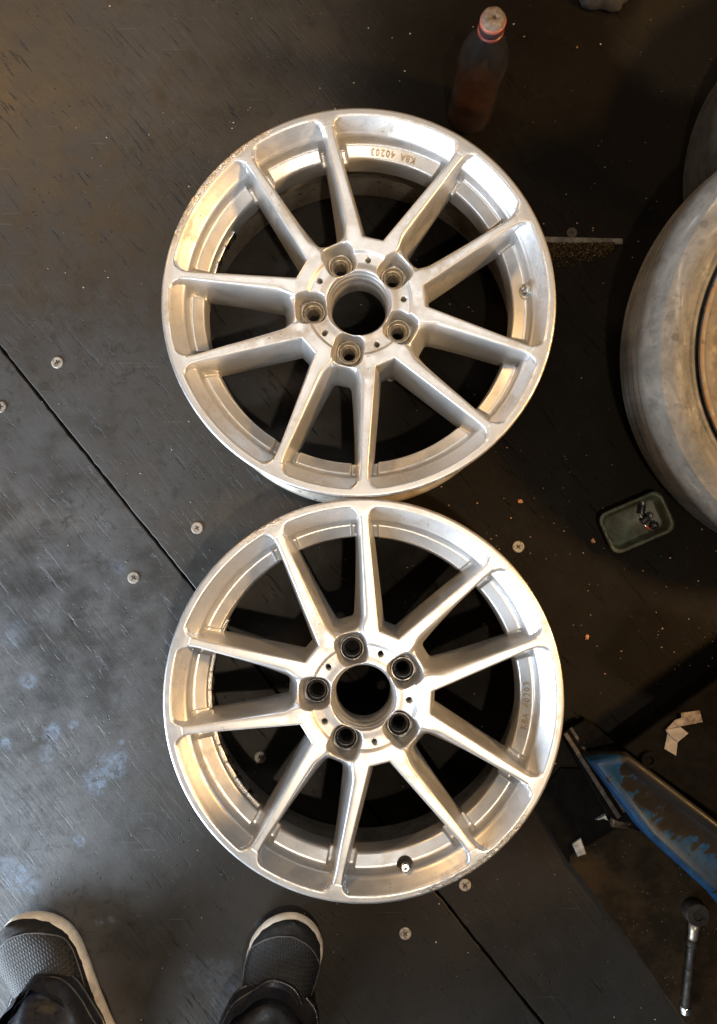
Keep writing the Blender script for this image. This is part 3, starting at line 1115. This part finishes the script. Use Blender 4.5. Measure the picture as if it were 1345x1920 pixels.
# ------------------------------------------------------------------ grit
def build_debris():
    def chips(n, sampler, smin_, smax_):
        mb = MB()
        for k in range(n):
            u, v = sampler()
            p = pix(u, v)
            s = smin_ + (smax_ - smin_) * rng.random() ** 3
            m = 5
            pts = []
            a0 = rng.uniform(0, 6)
            for i in range(m):
                a = a0 + i * 2 * math.pi / m
                pts.append((p.x + s * rng.uniform(.6, 1.1) * math.cos(a), p.y + s * rng.uniform(.45, .9) * math.sin(a)))
            h = s * rng.uniform(.4, .8)
            top = [(p.x + (x - p.x) * .6, p.y + (y - p.y) * .6) for x, y in pts]
            mb.loft([[(x, y, 0.0001) for x, y in pts], [(x, y, h) for x, y in top]], True, False, True)
        return mb

    def anywhere():
        return rng.uniform(-20, 1365), rng.uniform(-20, 1940)

    def right():
        while True:
            u, v = rng.uniform(620, 1345), rng.uniform(0, 1400)
            if rng.random() < (0.35 if v < 900 else 1):
                return u, v

    t = NT("pale_grit")
    n = t.noise(60, 2)
    t.out(Base_Color=t.mix(t.range(n, .35, .65), (0.42, 0.38, 0.32), (0.20, 0.17, 0.14)), Roughness=0.7)
    tag(chips(520, anywhere, .0003, .0019).build("grit", t.m, None, smooth=False), "fine pale grit scattered over the dark floor", "grit", kind='stuff')
    t = NT("tan_crumbs")
    n = t.noise(60, 2)
    t.out(Base_Color=t.mix(t.range(n, .35, .65), (0.40, 0.27, 0.17), (0.22, 0.13, 0.07)), Roughness=0.7)
    tag(chips(380, right, .0003, .0021).build("crumbs", t.m, None, smooth=False), "tan crumbs strewn over the dark floor on the right", "crumbs", kind='stuff')
    mr = simple("orange_rust_flake", (0.42, 0.20, 0.10), 0.7, 0, 0.4, 300)
    for (u, v, s, lab) in ((1112, 1014, .0055, "ragged orange flake left of the green tray"), (1101, 1194, .0060, "curled orange flake right of the lower wheel"), (976, 940, .0055, "tan flake between the wheels, above a screw")):
        p = pix(u, v)
        mb = MB()
        pts = []
        for i in range(14):
            a = i * 2 * math.pi / 14
            rr = s * (0.55 + 0.45 * abs(mnoise.noise(Vector((math.cos(a) * 2, math.sin(a) * 2, u)))) * 2) * (1.0 if abs(math.sin(a)) < .7 else .7)
            pts.append((rr * math.cos(a), rr * math.sin(a)))
        mb.loft([[(x, y, .0003) for x, y in pts], [(x * .95, y * .95, .0012 + .0012 * mnoise.noise(Vector((x * 400, y * 400, 0)))) for x, y in pts],
                 [(x * .5, y * .5, .0018 + .0008 * mnoise.noise(Vector((x * 300, y * 300, 4)))) for x, y in pts]], True, True, True)
        o = mb.build("rust_flake", mr, None, (p.x, p.y, .0002), (0, 0, u), smooth=False)
        tag(o, lab, "flake", "flakes on the floor")


build_debris()


# ------------------------------------------------------------------ car lift foot at lower right
def blue_material():
    t = NT("oily_blue_paint")
    n = t.noise(14, 6, 0.62, None, 0.6)
    n2 = t.noise(60, 5, 0.7)
    c = t.mix(t.range(n2, .35, .65), (0.004, 0.024, 0.070), (0.008, 0.040, 0.105))
    x, y, z = t.sep()
    up = t.math('SUBTRACT', t.math('MULTIPLY', y, 13.0), t.math('MULTIPLY', t.math('MAXIMUM', x, 0.0), 2.4))
    up = t.math('SUBTRACT', up, 0.06)
    streak = t.noise(1.0, 5, 0.6, t.mapping(scale=(60, 14, 14)), 0.5)
    grime = t.range(t.math('ADD', t.math('ADD', t.math('MULTIPLY', t.range(n, .3, .7), 0.75), t.math('MULTIPLY', t.range(streak, .3, .7), 0.35)), up), 0.56, 0.66)
    c = t.mix(grime, c, (0.010, 0.009, 0.008))
    c = t.mix(t.range(n2, 0.62, 0.68), c, (0.02, 0.02, 0.022))
    return t.out(Base_Color=c, Roughness=t.range(n, .4, .6, .5, .35), Specular_IOR_Level=.2, Normal=t.bump(n2, .25, .001))


M_BLUE = blue_material()
M_GREASE = simple("greasy_black_steel", (0.0022, 0.0020, 0.0018), 0.6, 0.0, 0.5, 70, 0.4, 0.05)
M_PLATE = None


def plate_material():
    t = NT("dirty_brown_plate")
    n = t.noise(30, 6, .65)
    n2 = t.noise(150, 4, .7)
    c = t.mix(t.range(n, .38, .62), (0.021, 0.014, 0.007), (0.010, 0.0068, 0.0034))
    c = t.mix(t.range(n2, .58, .68), c, (0.015, 0.011, 0.007))
    c = t.mix(t.math('MULTIPLY', t.range(t.voro(190), .10, .05), t.range(t.noise(40, 2), .5, .6)), c, (.35, .30, .22))
    return t.out(Base_Color=c, Roughness=.8, Specular_IOR_Level=.08, Normal=t.bump(t.math('ADD', n, n2), .4, .0015))


def poly_prism(px, z0, z1, bev=.001, o=None):
    pts = [pix(u, v, z1) for u, v in px]
    pts = [(p.x - (o.x if o else 0), p.y - (o.y if o else 0)) for p in pts]
    ar = sum(pts[i - 1][0] * pts[i][1] - pts[i][0] * pts[i - 1][1] for i in range(len(pts)))
    if ar < 0:
        pts = pts[::-1]
    mb = MB()
    mb.prism(pts, z0, z1, bev)
    return mb


def build_lift():
    o = pix(1200, 1500)
    # brown floor plate
    fp = poly_prism([(1069, 1606), (1082, 1596), (1172, 1546), (1420, 1400), (1560, 1700), (1560, 2060), (1380, 2060), (1280, 1915), (1180, 1768), (1102, 1662), (1070, 1622)], .0004, .007, .0015)
    p = fp.build("floor_plate", plate_material(), None, smooth=False)
    tag(p, "brown dirty steel floor plate beside the blue lift arm, with a cut corner", "steel plate")
    root = empty("car_lift", o, label="oily car lift foot with a blue arm on black steel plates, at the right edge", cat="car lift")
    # black base plate with hole
    poly_prism([(1054, 1374), (1098, 1348), (1170, 1400), (1260, 1480), (1200, 1560), (1168, 1548), (1140, 1530)], .008, .026, .0015, o).build("base_plate", M_GREASE, root, smooth=False)
    mb = MB()
    h = pix(1095, 1390, .0262)
    mb.lathe([(.0075, .0002), (.0075, .0016), (.0052, .0019), (.0050, .0004), (.0003, .0004)], 24)
    mb.build("base_bolt", M_GREASE, root, (h.x - o.x, h.y - o.y, .0262), sharp=40)
    poly_prism([(1000, 1500), (1052, 1440), (1100, 1440), (1176, 1546), (1082, 1598), (1066, 1618)], .0004, .005, .0008, o).build("shade_oil_sheet", M_GREASE, root, smooth=False)  # black sheet added to stand for shadow and oil on the floor
    # edge angle irons along the base plate
    a, b = pix(1056, 1376, .03), pix(1158, 1535, .03)
    e = (b - a).normalized()
    nn = Vector((-e.y, e.x, 0))
    for w, z1, off in ((.006, .032, 0.0), (.004, .026, .012)):
        mb = MB()
        q0, q1 = a - o + nn * off, b - o + nn * off
        pts = [(q0.x, q0.y), (q1.x, q1.y), (q1.x + nn.x * w, q1.y + nn.y * w), (q0.x + nn.x * w, q0.y + nn.y * w)]
        ar = sum(pts[i - 1][0] * pts[i][1] - pts[i][0] * pts[i - 1][1] for i in range(4))
        mb.prism(pts if ar > 0 else pts[::-1], .0262, z1, .0008)
        mb.build("edge_bar", simple("worn_edge_steel", (0.05, 0.042, 0.036), 0.45, .5, .5, 90, .4), root, smooth=False)
    # blue arm: folded channel, black oily top
    za = .075
    pa = [(1108, 1428), (1180, 1414), (1222, 1446), (1345, 1540), (1480, 1650), (1480, 1850), (1345, 1688), (1217, 1572)]
    a0, a1 = pix(1108, 1428, za), pix(1345, 1688, za)
    ang = math.atan2((a1 - a0).y, (a1 - a0).x)
    arm = empty("arm_frame", (0, 0, 0))
    bpy.data.objects.remove(arm)
    ctr = (a0 + a1) / 2
    Mi = (Matrix.Translation(ctr) @ Matrix.Rotation(ang, 4, 'Z')).inverted()
    pts = []
    for u, v in pa:
        q = Mi @ pix(u, v, za)
        pts.append((q.x, q.y))
    ar = sum(pts[i - 1][0] * pts[i][1] - pts[i][0] * pts[i - 1][1] for i in range(len(pts)))
    pts = pts if ar > 0 else pts[::-1]
    mb = MB()
    rings = [[Vector((x, y, .027)) for x, y in pts], [Vector((x, y, za - .006)) for x, y in pts], [Vector((x, y, za - .002)) for x, y in inset(pts, .0015)], [Vector((x, y, za)) for x, y in inset(pts, .006)],
             [Vector((x, y, za)) for x, y in inset(pts, .011)], [Vector((x, y, za - .005)) for x, y in inset(pts, .014)]]
    mb.loft(rings, True, True, True)
    mb.build("lift_arm", M_BLUE, root, Vector((ctr.x - o.x, ctr.y - o.y, 0)), (0, 0, ang), sharp=60)
    # pivot pin
    c = pix(1172, 1548, .034) - o
    mb = MB()
    mb.lathe([(.0002, -.013), (.0082, -.013), (.0092, -.012), (.0092, .011), (.0080, .0125), (.0040, .0125), (.0038, .009), (.0002, .009)], 28)
    mb.build("pivot_pin", simple("rusty_pin_steel", (0.075, 0.055, 0.035), .5, .6, .5, 120, .4), root, Vector((c.x, c.y, .017)), (0, math.pi / 2, -.10), sharp=40)
    # slot liner with worn bright edge
    poly_prism([(1074, 1584), (1090, 1572), (1100, 1602), (1084, 1607)], .0075, .012, .001, o).build("slot_edge", simple("worn_bright_edge", (.42, .44, .46), .35, .8, .3, 120), root, smooth=False)
    poly_prism([(1118, 1538), (1136, 1528), (1142, 1540), (1134, 1536)], .0075, .014, .0008, o).build("slot_edge", bpy.data.materials["worn_bright_edge"], root, smooth=False)
    # black carriage box on the right
    cb = poly_prism([(1168, 1402), (1345, 1272), (1520, 1150), (1640, 1330), (1640, 1640), (1345, 1530), (1225, 1446)], .027, .066, .002, o)
    cb.build("carriage", M_GREASE, root, smooth=False)
    mb = MB()
    h = pix(1216, 1424, .067)
    mb.lathe([(.0120, 0), (.0120, .004), (.0105, .0055), (.0060, .0055), (.0055, .003), (.0002, .003)], 28)
    mb.build("carriage_bolt", M_GREASE, root, (h.x - o.x, h.y - o.y, .0662), sharp=40)
    # raised second arm and its column, outside the frame on the right; the arm shades the floor
    lamp, hh = Vector((0.26, -0.42, 2.15)), .5
    pts = []
    for u, v in ((1115, 1235), (1190, 1140), (1345, 1180), (1700, 1290), (1700, 1560), (1190, 1285)):
        q = lamp + (pix(u, v) - lamp) * ((lamp.z - hh) / lamp.z) - o
        pts.append((q.x, q.y))
    mb = MB()
    mb.prism(pts[::-1], .47, hh + .03, .004)
    mb.build("raised_arm", M_BLUE, root, smooth=False)
    mb = MB()
    mb.prism([(x + .62, y - .02) for x, y in rrect(.30, .26, .02)], -.001, 2.4, .004)
    mb.build("lift_column", M_BLUE, root, smooth=False)
    # paper scraps on the carriage
    mp = simple("dirty_paper", (0.20, 0.178, 0.158), .8, 0, .25, 60)
    md = simple("smeared_paper", (0.16, 0.135, 0.115), .8, 0, .6, 110)
    z = .0668
    sc = empty("paper_scrap", pix(1262, 1388, z), label="pale folded paper scrap with a pink tint on the black lift box", cat="paper scrap", group="paper scraps on the lift")
    for nm, px, dz, mm in (("paper_fold", [(1248, 1369), (1263, 1362), (1271, 1390), (1268, 1417), (1246, 1404), (1252, 1376)], 0, mp), ("paper_flap", [(1250, 1368), (1276, 1363), (1291, 1375), (1272, 1391), (1258, 1380)], .0016, mp)):
        poly_prism(px, z + dz, z + dz + .0008, 0, pix(1262, 1388, z)).build(nm, mm, sc, (0, 0, -z), smooth=False)
    q = poly_prism([(1250, 1367), (1266, 1350), (1278, 1346), (1277, 1337), (1312, 1332), (1318, 1354), (1280, 1361)], z + .0026, z + .0034, 0, pix(1285, 1348, z)).build("paper_scrap", md, None, Vector((pix(1285, 1348, z).x, pix(1285, 1348, z).y, 0)), smooth=False)
    tag(q, "grease-smeared grey paper scrap above the pale one on the black lift box", "paper scrap", "paper scraps on the lift")


build_lift()


# ------------------------------------------------------------------ ratchet at lower right
def build_ratchet():
    zc = .020
    a, b = pix(1306, 1712, zc), pix(1287, 1903, zc)
    d = (b - a)
    L = d.length
    root = empty("ratchet", (a.x, a.y, .0075), (0, 0, math.atan2(d.y, d.x)), label="dark long-handled ratchet lying on the brown plate below the blue arm", cat="ratchet")
    m1 = simple("blackened_tool_steel", (0.016, 0.013, 0.010), .6, .4, .5, 150, .3)
    R = Matrix.Rotation(math.pi / 2, 4, 'Y')
    mb = MB()
    mb.lathe([(.0002, .0), (.0150, .0), (.0165, .002), (.0165, .017), (.0150, .0195), (.0080, .0200), (.0075, .017), (.0002, .017)], 36)
    mb.build("ratchet_head", m1, root, sharp=40)
    mb = MB()
    mb.tube([(.013, 0, .010), (.024, 0, .010), (.034, 0, .0095), (.040, 0, .009)], [.0085, .0068, .0062, .0064], 16)
    mb.build("neck", simple("worn_tool_steel", (0.26, 0.23, 0.19), .4, .8, .3, 200), root)
    mb = MB()
    M = Matrix.Translation((0, 0, .0095)) @ R
    mb.lathe([(.0002, .039), (.0072, .039), (.0080, .041), (.0080, .046), (.0060, .048), (.0056, .075), (.0054, L * .55), (.0062, L * .56), (.0062, L * .6), (.0056, L * .61), (.0060, L * .75), (.0062, L * .93), (.0002, L * .935)], 24, M)
    mb.build("handle", m1, root, sharp=40)
    mb = MB()
    mb.lathe([(.0002, L * .93), (.0072, L * .93), (.0078, L * .945), (.0074, L * .97), (.0064, L), (.0002, L + .001)], 24, M)
    mb.build("end_cap", M_STEEL, root, sharp=40)


build_ratchet()


# ------------------------------------------------------------------ dark rag at the top edge
def build_rag():
    p = pix(1128, -6)
    mb = MB()
    rings = []
    for k, (s, z) in enumerate(((1.0, .0005), (1.02, .006), (.92, .016), (.66, .026), (.32, .031), (.02, .030))):
        ring = []
        for j in range(60):
            a = 2 * math.pi * j / 60
            rx, ry = .040, .026
            w = 1 + .30 * mnoise.noise(Vector((math.cos(a) * 1.8, math.sin(a) * 1.8, 3.3))) + .10 * mnoise.noise(Vector((math.cos(a) * 5, math.sin(a) * 5, k * .6)))
            ring.append((rx * s * w * math.cos(a), ry * s * w * math.sin(a), z + .006 * mnoise.noise(Vector((math.cos(a) * s * 3.5, math.sin(a) * s * 3.5, 1))) * (k > 0)))
        rings.append(ring)
    mb.loft(rings, True, True, True)
    o = mb.build("rag", simple("greasy_rag_cloth", (0.022, 0.021, 0.020), .8, 0, .5, 60, .5), None, (p.x, p.y, .003))
    tag(o, "crumpled greasy dark rag at the top edge, right of the bottle", "rag")


build_rag()


# ------------------------------------------------------------------ person: shoes and trouser legs
def knit_material():
    t = NT("black_knit_mesh")
    g = t.mapping(scale=(1, 1, 1))
    x, y, z = t.sep(g)
    # honeycomb of small holes
    k = 0.0062
    u = t.math('DIVIDE', x, k)
    v = t.math('DIVIDE', y, k * 0.62)
    row = t.math('FLOOR', u)
    odd = t.math('MULTIPLY', t.math('MODULO', t.math('ABSOLUTE', row), 2.0), 0.5)
    fu = t.math('SUBTRACT', t.math('FRACT', u), 0.5)
    fv = t.math('SUBTRACT', t.math('FRACT', t.math('ADD', v, odd)), 0.5)
    d = t.math('SQRT', t.math('ADD', t.math('MULTIPLY', fu, fu), t.math('MULTIPLY', fv, fv)))
    hole = t.range(d, 0.46, 0.30)
    n = t.noise(140, 3)
    c = t.mix(t.range(n, .3, .7), (0.008, 0.008, 0.0095), (0.018, 0.018, 0.020))
    c = t.mix(hole, c, (0.004, 0.004, 0.004))
    return t.out(Base_Color=c, Roughness=.62, Normal=t.bump(t.math('MULTIPLY', hole, -1.0), .8, .0016))


M_KNIT = knit_material()
M_UPPER = simple("black_shoe_fabric", (0.007, 0.007, 0.008), .8, 0, .3, 200, .3)
M_SOLE = simple("cream_sole_foam", (0.84, 0.78, 0.68), .6, 0, .16, 60, .25)
M_PIPE = simple("grey_piping", (0.09, 0.09, 0.095), .6)
M_TROUSER = simple("black_track_fabric", (0.010, 0.011, 0.016), .36, 0, .2, 240, .12, .8)

OUT = np.array([(0, .000, .000), (.012, .013, .013), (.04, .024, .024), (.10, .032, .032), (.22, .035, .034), (.38, .037, .034), (.52, .042, .037), (.64, .048, .042), (.74, .052, .045), (.83, .050, .0460),
                (.90, .0415, .0405), (.95, .030, .031), (.98, .0185, .0200), (.993, .010, .011), (1, .000, .000)])
OUT[:, 1:] *= 1.10
HT = np.array([(0, .055), (.06, .085), (.15, .098), (.3, .098), (.42, .092), (.55, .076), (.68, .062), (.80, .055), (.90, .050), (.96, .044), (1, .036)])


def shoe_outline(L, mirror, ins, n=90):
    """closed outline, heel at x = 0, toe at x = L, counter-clockwise"""
    ss = 0.5 - 0.5 * np.cos(np.linspace(0, math.pi, n))
    wl = np.interp(ss, OUT[:, 0], OUT[:, 1 if not mirror else 2])
    wr = np.interp(ss, OUT[:, 0], OUT[:, 2 if not mirror else 1])
    k = np.ones(5) / 5
    wl[3:-3] = np.convolve(wl, k, 'same')[3:-3]
    wr[3:-3] = np.convolve(wr, k, 'same')[3:-3]
    right = [(s * L, -w) for s, w in zip(ss, wr)]
    left = [(s * L, w) for s, w in zip(ss[1:-1][::-1], wl[1:-1][::-1])]
    pts = right + left
    return inset(pts, ins) if ins else pts


def build_shoe(parent, toe, heel_dir, mirror, label):
    L = .305
    d = Vector((heel_dir[0], heel_dir[1], 0)).normalized()
    heel = Vector((toe.x, toe.y, 0)) + d * L
    ang = math.atan2(-d.y, -d.x)
    sh = empty("shoe", heel, (0, 0, ang))
    sh.parent = parent
    sh['label'] = label
    o0 = shoe_outline(L, mirror, 0)
    # sole with cut grooves along its edge
    n = len(o0)
    rings = []
    for z, ins in ((0.001, .006), (.004, .002), (.012, .0000), (.020, .0004), (.027, .0022), (.030, .0050), (.0305, .012)):
        r = []
        o_in = inset(o0, ins + .0016)
        for i, (x, y) in enumerate(o_in):
            s = x / L
            lift = max(0, s - .72) ** 2 * .22
            gr = 0.0016 if (z > .008 and z < .029 and (i % 9 == 0) and s < .93) else 0
            c = Vector((x, y)) - Vector((L * .55, 0)).lerp(Vector((x, 0)), .6)
            c = c.normalized() if c.length > 1e-5 else Vector((0, 0))
            r.append(Vector((x - c.x * gr, y - c.y * gr, z + lift)))
        rings.append(r)
    mb = MB()
    mb.loft(rings, True, True, True)
    mb.build("sole", M_SOLE, sh, sharp=50)
    # upper: loft of arches heel to toe
    m = 26
    ss = np.concatenate([np.linspace(.012, .9, 44), np.linspace(.91, .996, 16)])

    def arch(s, off=0.0, t0=0.0, t1=1.0, mm=m):
        wl = np.interp(s, OUT[:, 0], OUT[:, 1 if not mirror else 2]) - .0042
        wr = np.interp(s, OUT[:, 0], OUT[:, 2 if not mirror else 1]) - .0042
        wl, wr = max(wl, .002), max(wr, .002)
        h = np.interp(s, HT[:, 0], HT[:, 1])
        lift = max(0, s - .72) ** 2 * .22
        base = .026
        ring = []
        for k in range(mm + 1):
            a = math.pi * (t0 + (t1 - t0) * k / mm)
            cx = math.cos(a)
            cs = math.copysign(abs(cx) ** .72, cx)
            sn = abs(math.sin(a)) ** .80
            w = wr if cx > 0 else wl
            y = -cs * (w + off)
            ring.append(Vector((s * .993 * L + .001, y, base + lift + (h - base) * sn + off)))
        return ring

    mb = MB()
    mb.loft([arch(s) for s in ss], False)
    mb.f.append(tuple(range(m + 1)))
    k = (len(ss) - 1) * (m + 1)
    mb.f.append(tuple(range(k, k + m + 1))[::-1])
    mb.build("upper", M_UPPER, sh)
    # knit panel on the toe box
    rings = []
    edge = []
    for s in np.linspace(.34, .945, 40):
        q = (.945 - s) / (.945 - .34)
        half = .43 * min(1, math.sqrt(max(q, 0.0) * 4.2)) + .0
        half = max(half, .012)
        rings.append(arch(s, .0016, .5 - half, .5 + half, 24))
        edge.append((rings[-1][0], rings[-1][-1]))
    mb = MB()
    mb.loft(rings, False)
    mb.build("knit_panel", M_KNIT, sh)
    path = [e[0] for e in edge] + [e[1] for e in edge[::-1]]
    mb = MB()
    mb.tube([p + Vector((0, 0, .0003)) for p in path], .0010, 8)
    mb.build("piping", M_PIPE, sh)
    return sh


def build_person():
    root = empty("person", (-.24, -.72, 0), label="person standing at the bottom edge in black trousers and black knit shoes with cream soles", cat="person")
    Mi = Matrix.Translation((.24, .72, 0))
    tr = pix(560, 1701, .012)
    tl = pix(36, 1706, .012)
    for toe, d, mir, lab in ((tr, (-.24, -.97), False, "right shoe, the one nearer the lower wheel"), (tl, (.50, -.86), True, "left shoe, cut off by the left edge")):
        s = build_shoe(root, toe, d, mir, lab)
        s.location = Mi @ s.location
    mb = MB()

    def leg(pts, dirv, seed):
        """pts: (x, y, z, half width, half depth); dirv = foot direction"""
        rings = []
        f = Vector((dirv[0], dirv[1], 0)).normalized()
        sde = Vector((-f.y, f.x, 0))
        P = np.array(pts)
        zz = np.concatenate([np.linspace(P[0, 2], .24, 44), np.linspace(.25, P[-1, 2], 40)])
        N = 72
        for z in zz:
            c = Vector([np.interp(z, P[:, 2], P[:, i]) for i in (0, 1)] + [z])
            w, dpt = np.interp(z, P[:, 2], P[:, 3]), np.interp(z, P[:, 2], P[:, 4])
            amp = .12 * math.exp(-max(0, z - .06) / .10) + .02
            ring = []
            for j in range(N):
                a = 2 * math.pi * j / N
                ca, sa = math.cos(a), math.sin(a)
                fold = math.sin(z / .0125 * .9 + 1.7 * math.sin(a * 1.0 + seed) + 2.2 * mnoise.noise(Vector((ca * 1.3, sa * 1.3, z * 9 + seed))))
                fold = math.copysign(abs(fold) ** .7, fold)
                k = 1 + amp * (.55 * fold + .9 * mnoise.noise(Vector((ca * 2.1, sa * 2.1, z * 14 + seed * 3))))
                hang = -.055 * max(0, sa) ** 2 * math.exp(-(z - P[0, 2]) / .03) * 0
                q = c + f * (dpt * k * sa) + sde * (w * k * ca)
                q.z = z + hang + (.018 * -sa if z < .12 else .018 * -sa * max(0, 1 - (z - .12) / .1))
                ring.append(Mi @ q)
            rings.append(ring)
        # stitched hem rolls
        for kk in (1, 5):
            mb.tube([p * 1.0 for p in rings[kk]] + [rings[kk][0]], .0018, 8)
        # turn the hem inwards so the leg reads as thick cloth
        hem = []
        c0 = sum(rings[0], Vector()) / N
        for p in rings[0]:
            hem.append(c0 + (p - c0) * .93 + Vector((0, 0, .004)))
        mb.loft([[c0 + (p - c0) * .92 + Vector((0, 0, .05)) for p in rings[0]], hem] + rings, True, False, True)

    dR, dL = (.20, .98), (-.50, .86)
    aR = tr + Vector((-.24, -.97, 0)).normalized() * .168
    aL = tl + Vector((.50, -.86, 0)).normalized() * .168
    leg([(aR.x, aR.y, .060, .066, .098), (aR.x, aR.y - .010, .10, .062, .088), (aR.x, aR.y - .03, .20, .062, .075), (aR.x, -.74, .50, .078, .085), (-.16, -.80, .92, .105, .12)], dR, 1.3)
    leg([(aL.x, aL.y, .060, .066, .098), (aL.x + .004, aL.y - .010, .10, .062, .088), (aL.x + .012, aL.y - .03, .20, .062, .075), (aL.x + .01, -.72, .50, .078, .085), (-.32, -.80, .92, .105, .12)], dL, 4.1)
    tro = mb.build("trousers", M_TROUSER, root)


build_person()
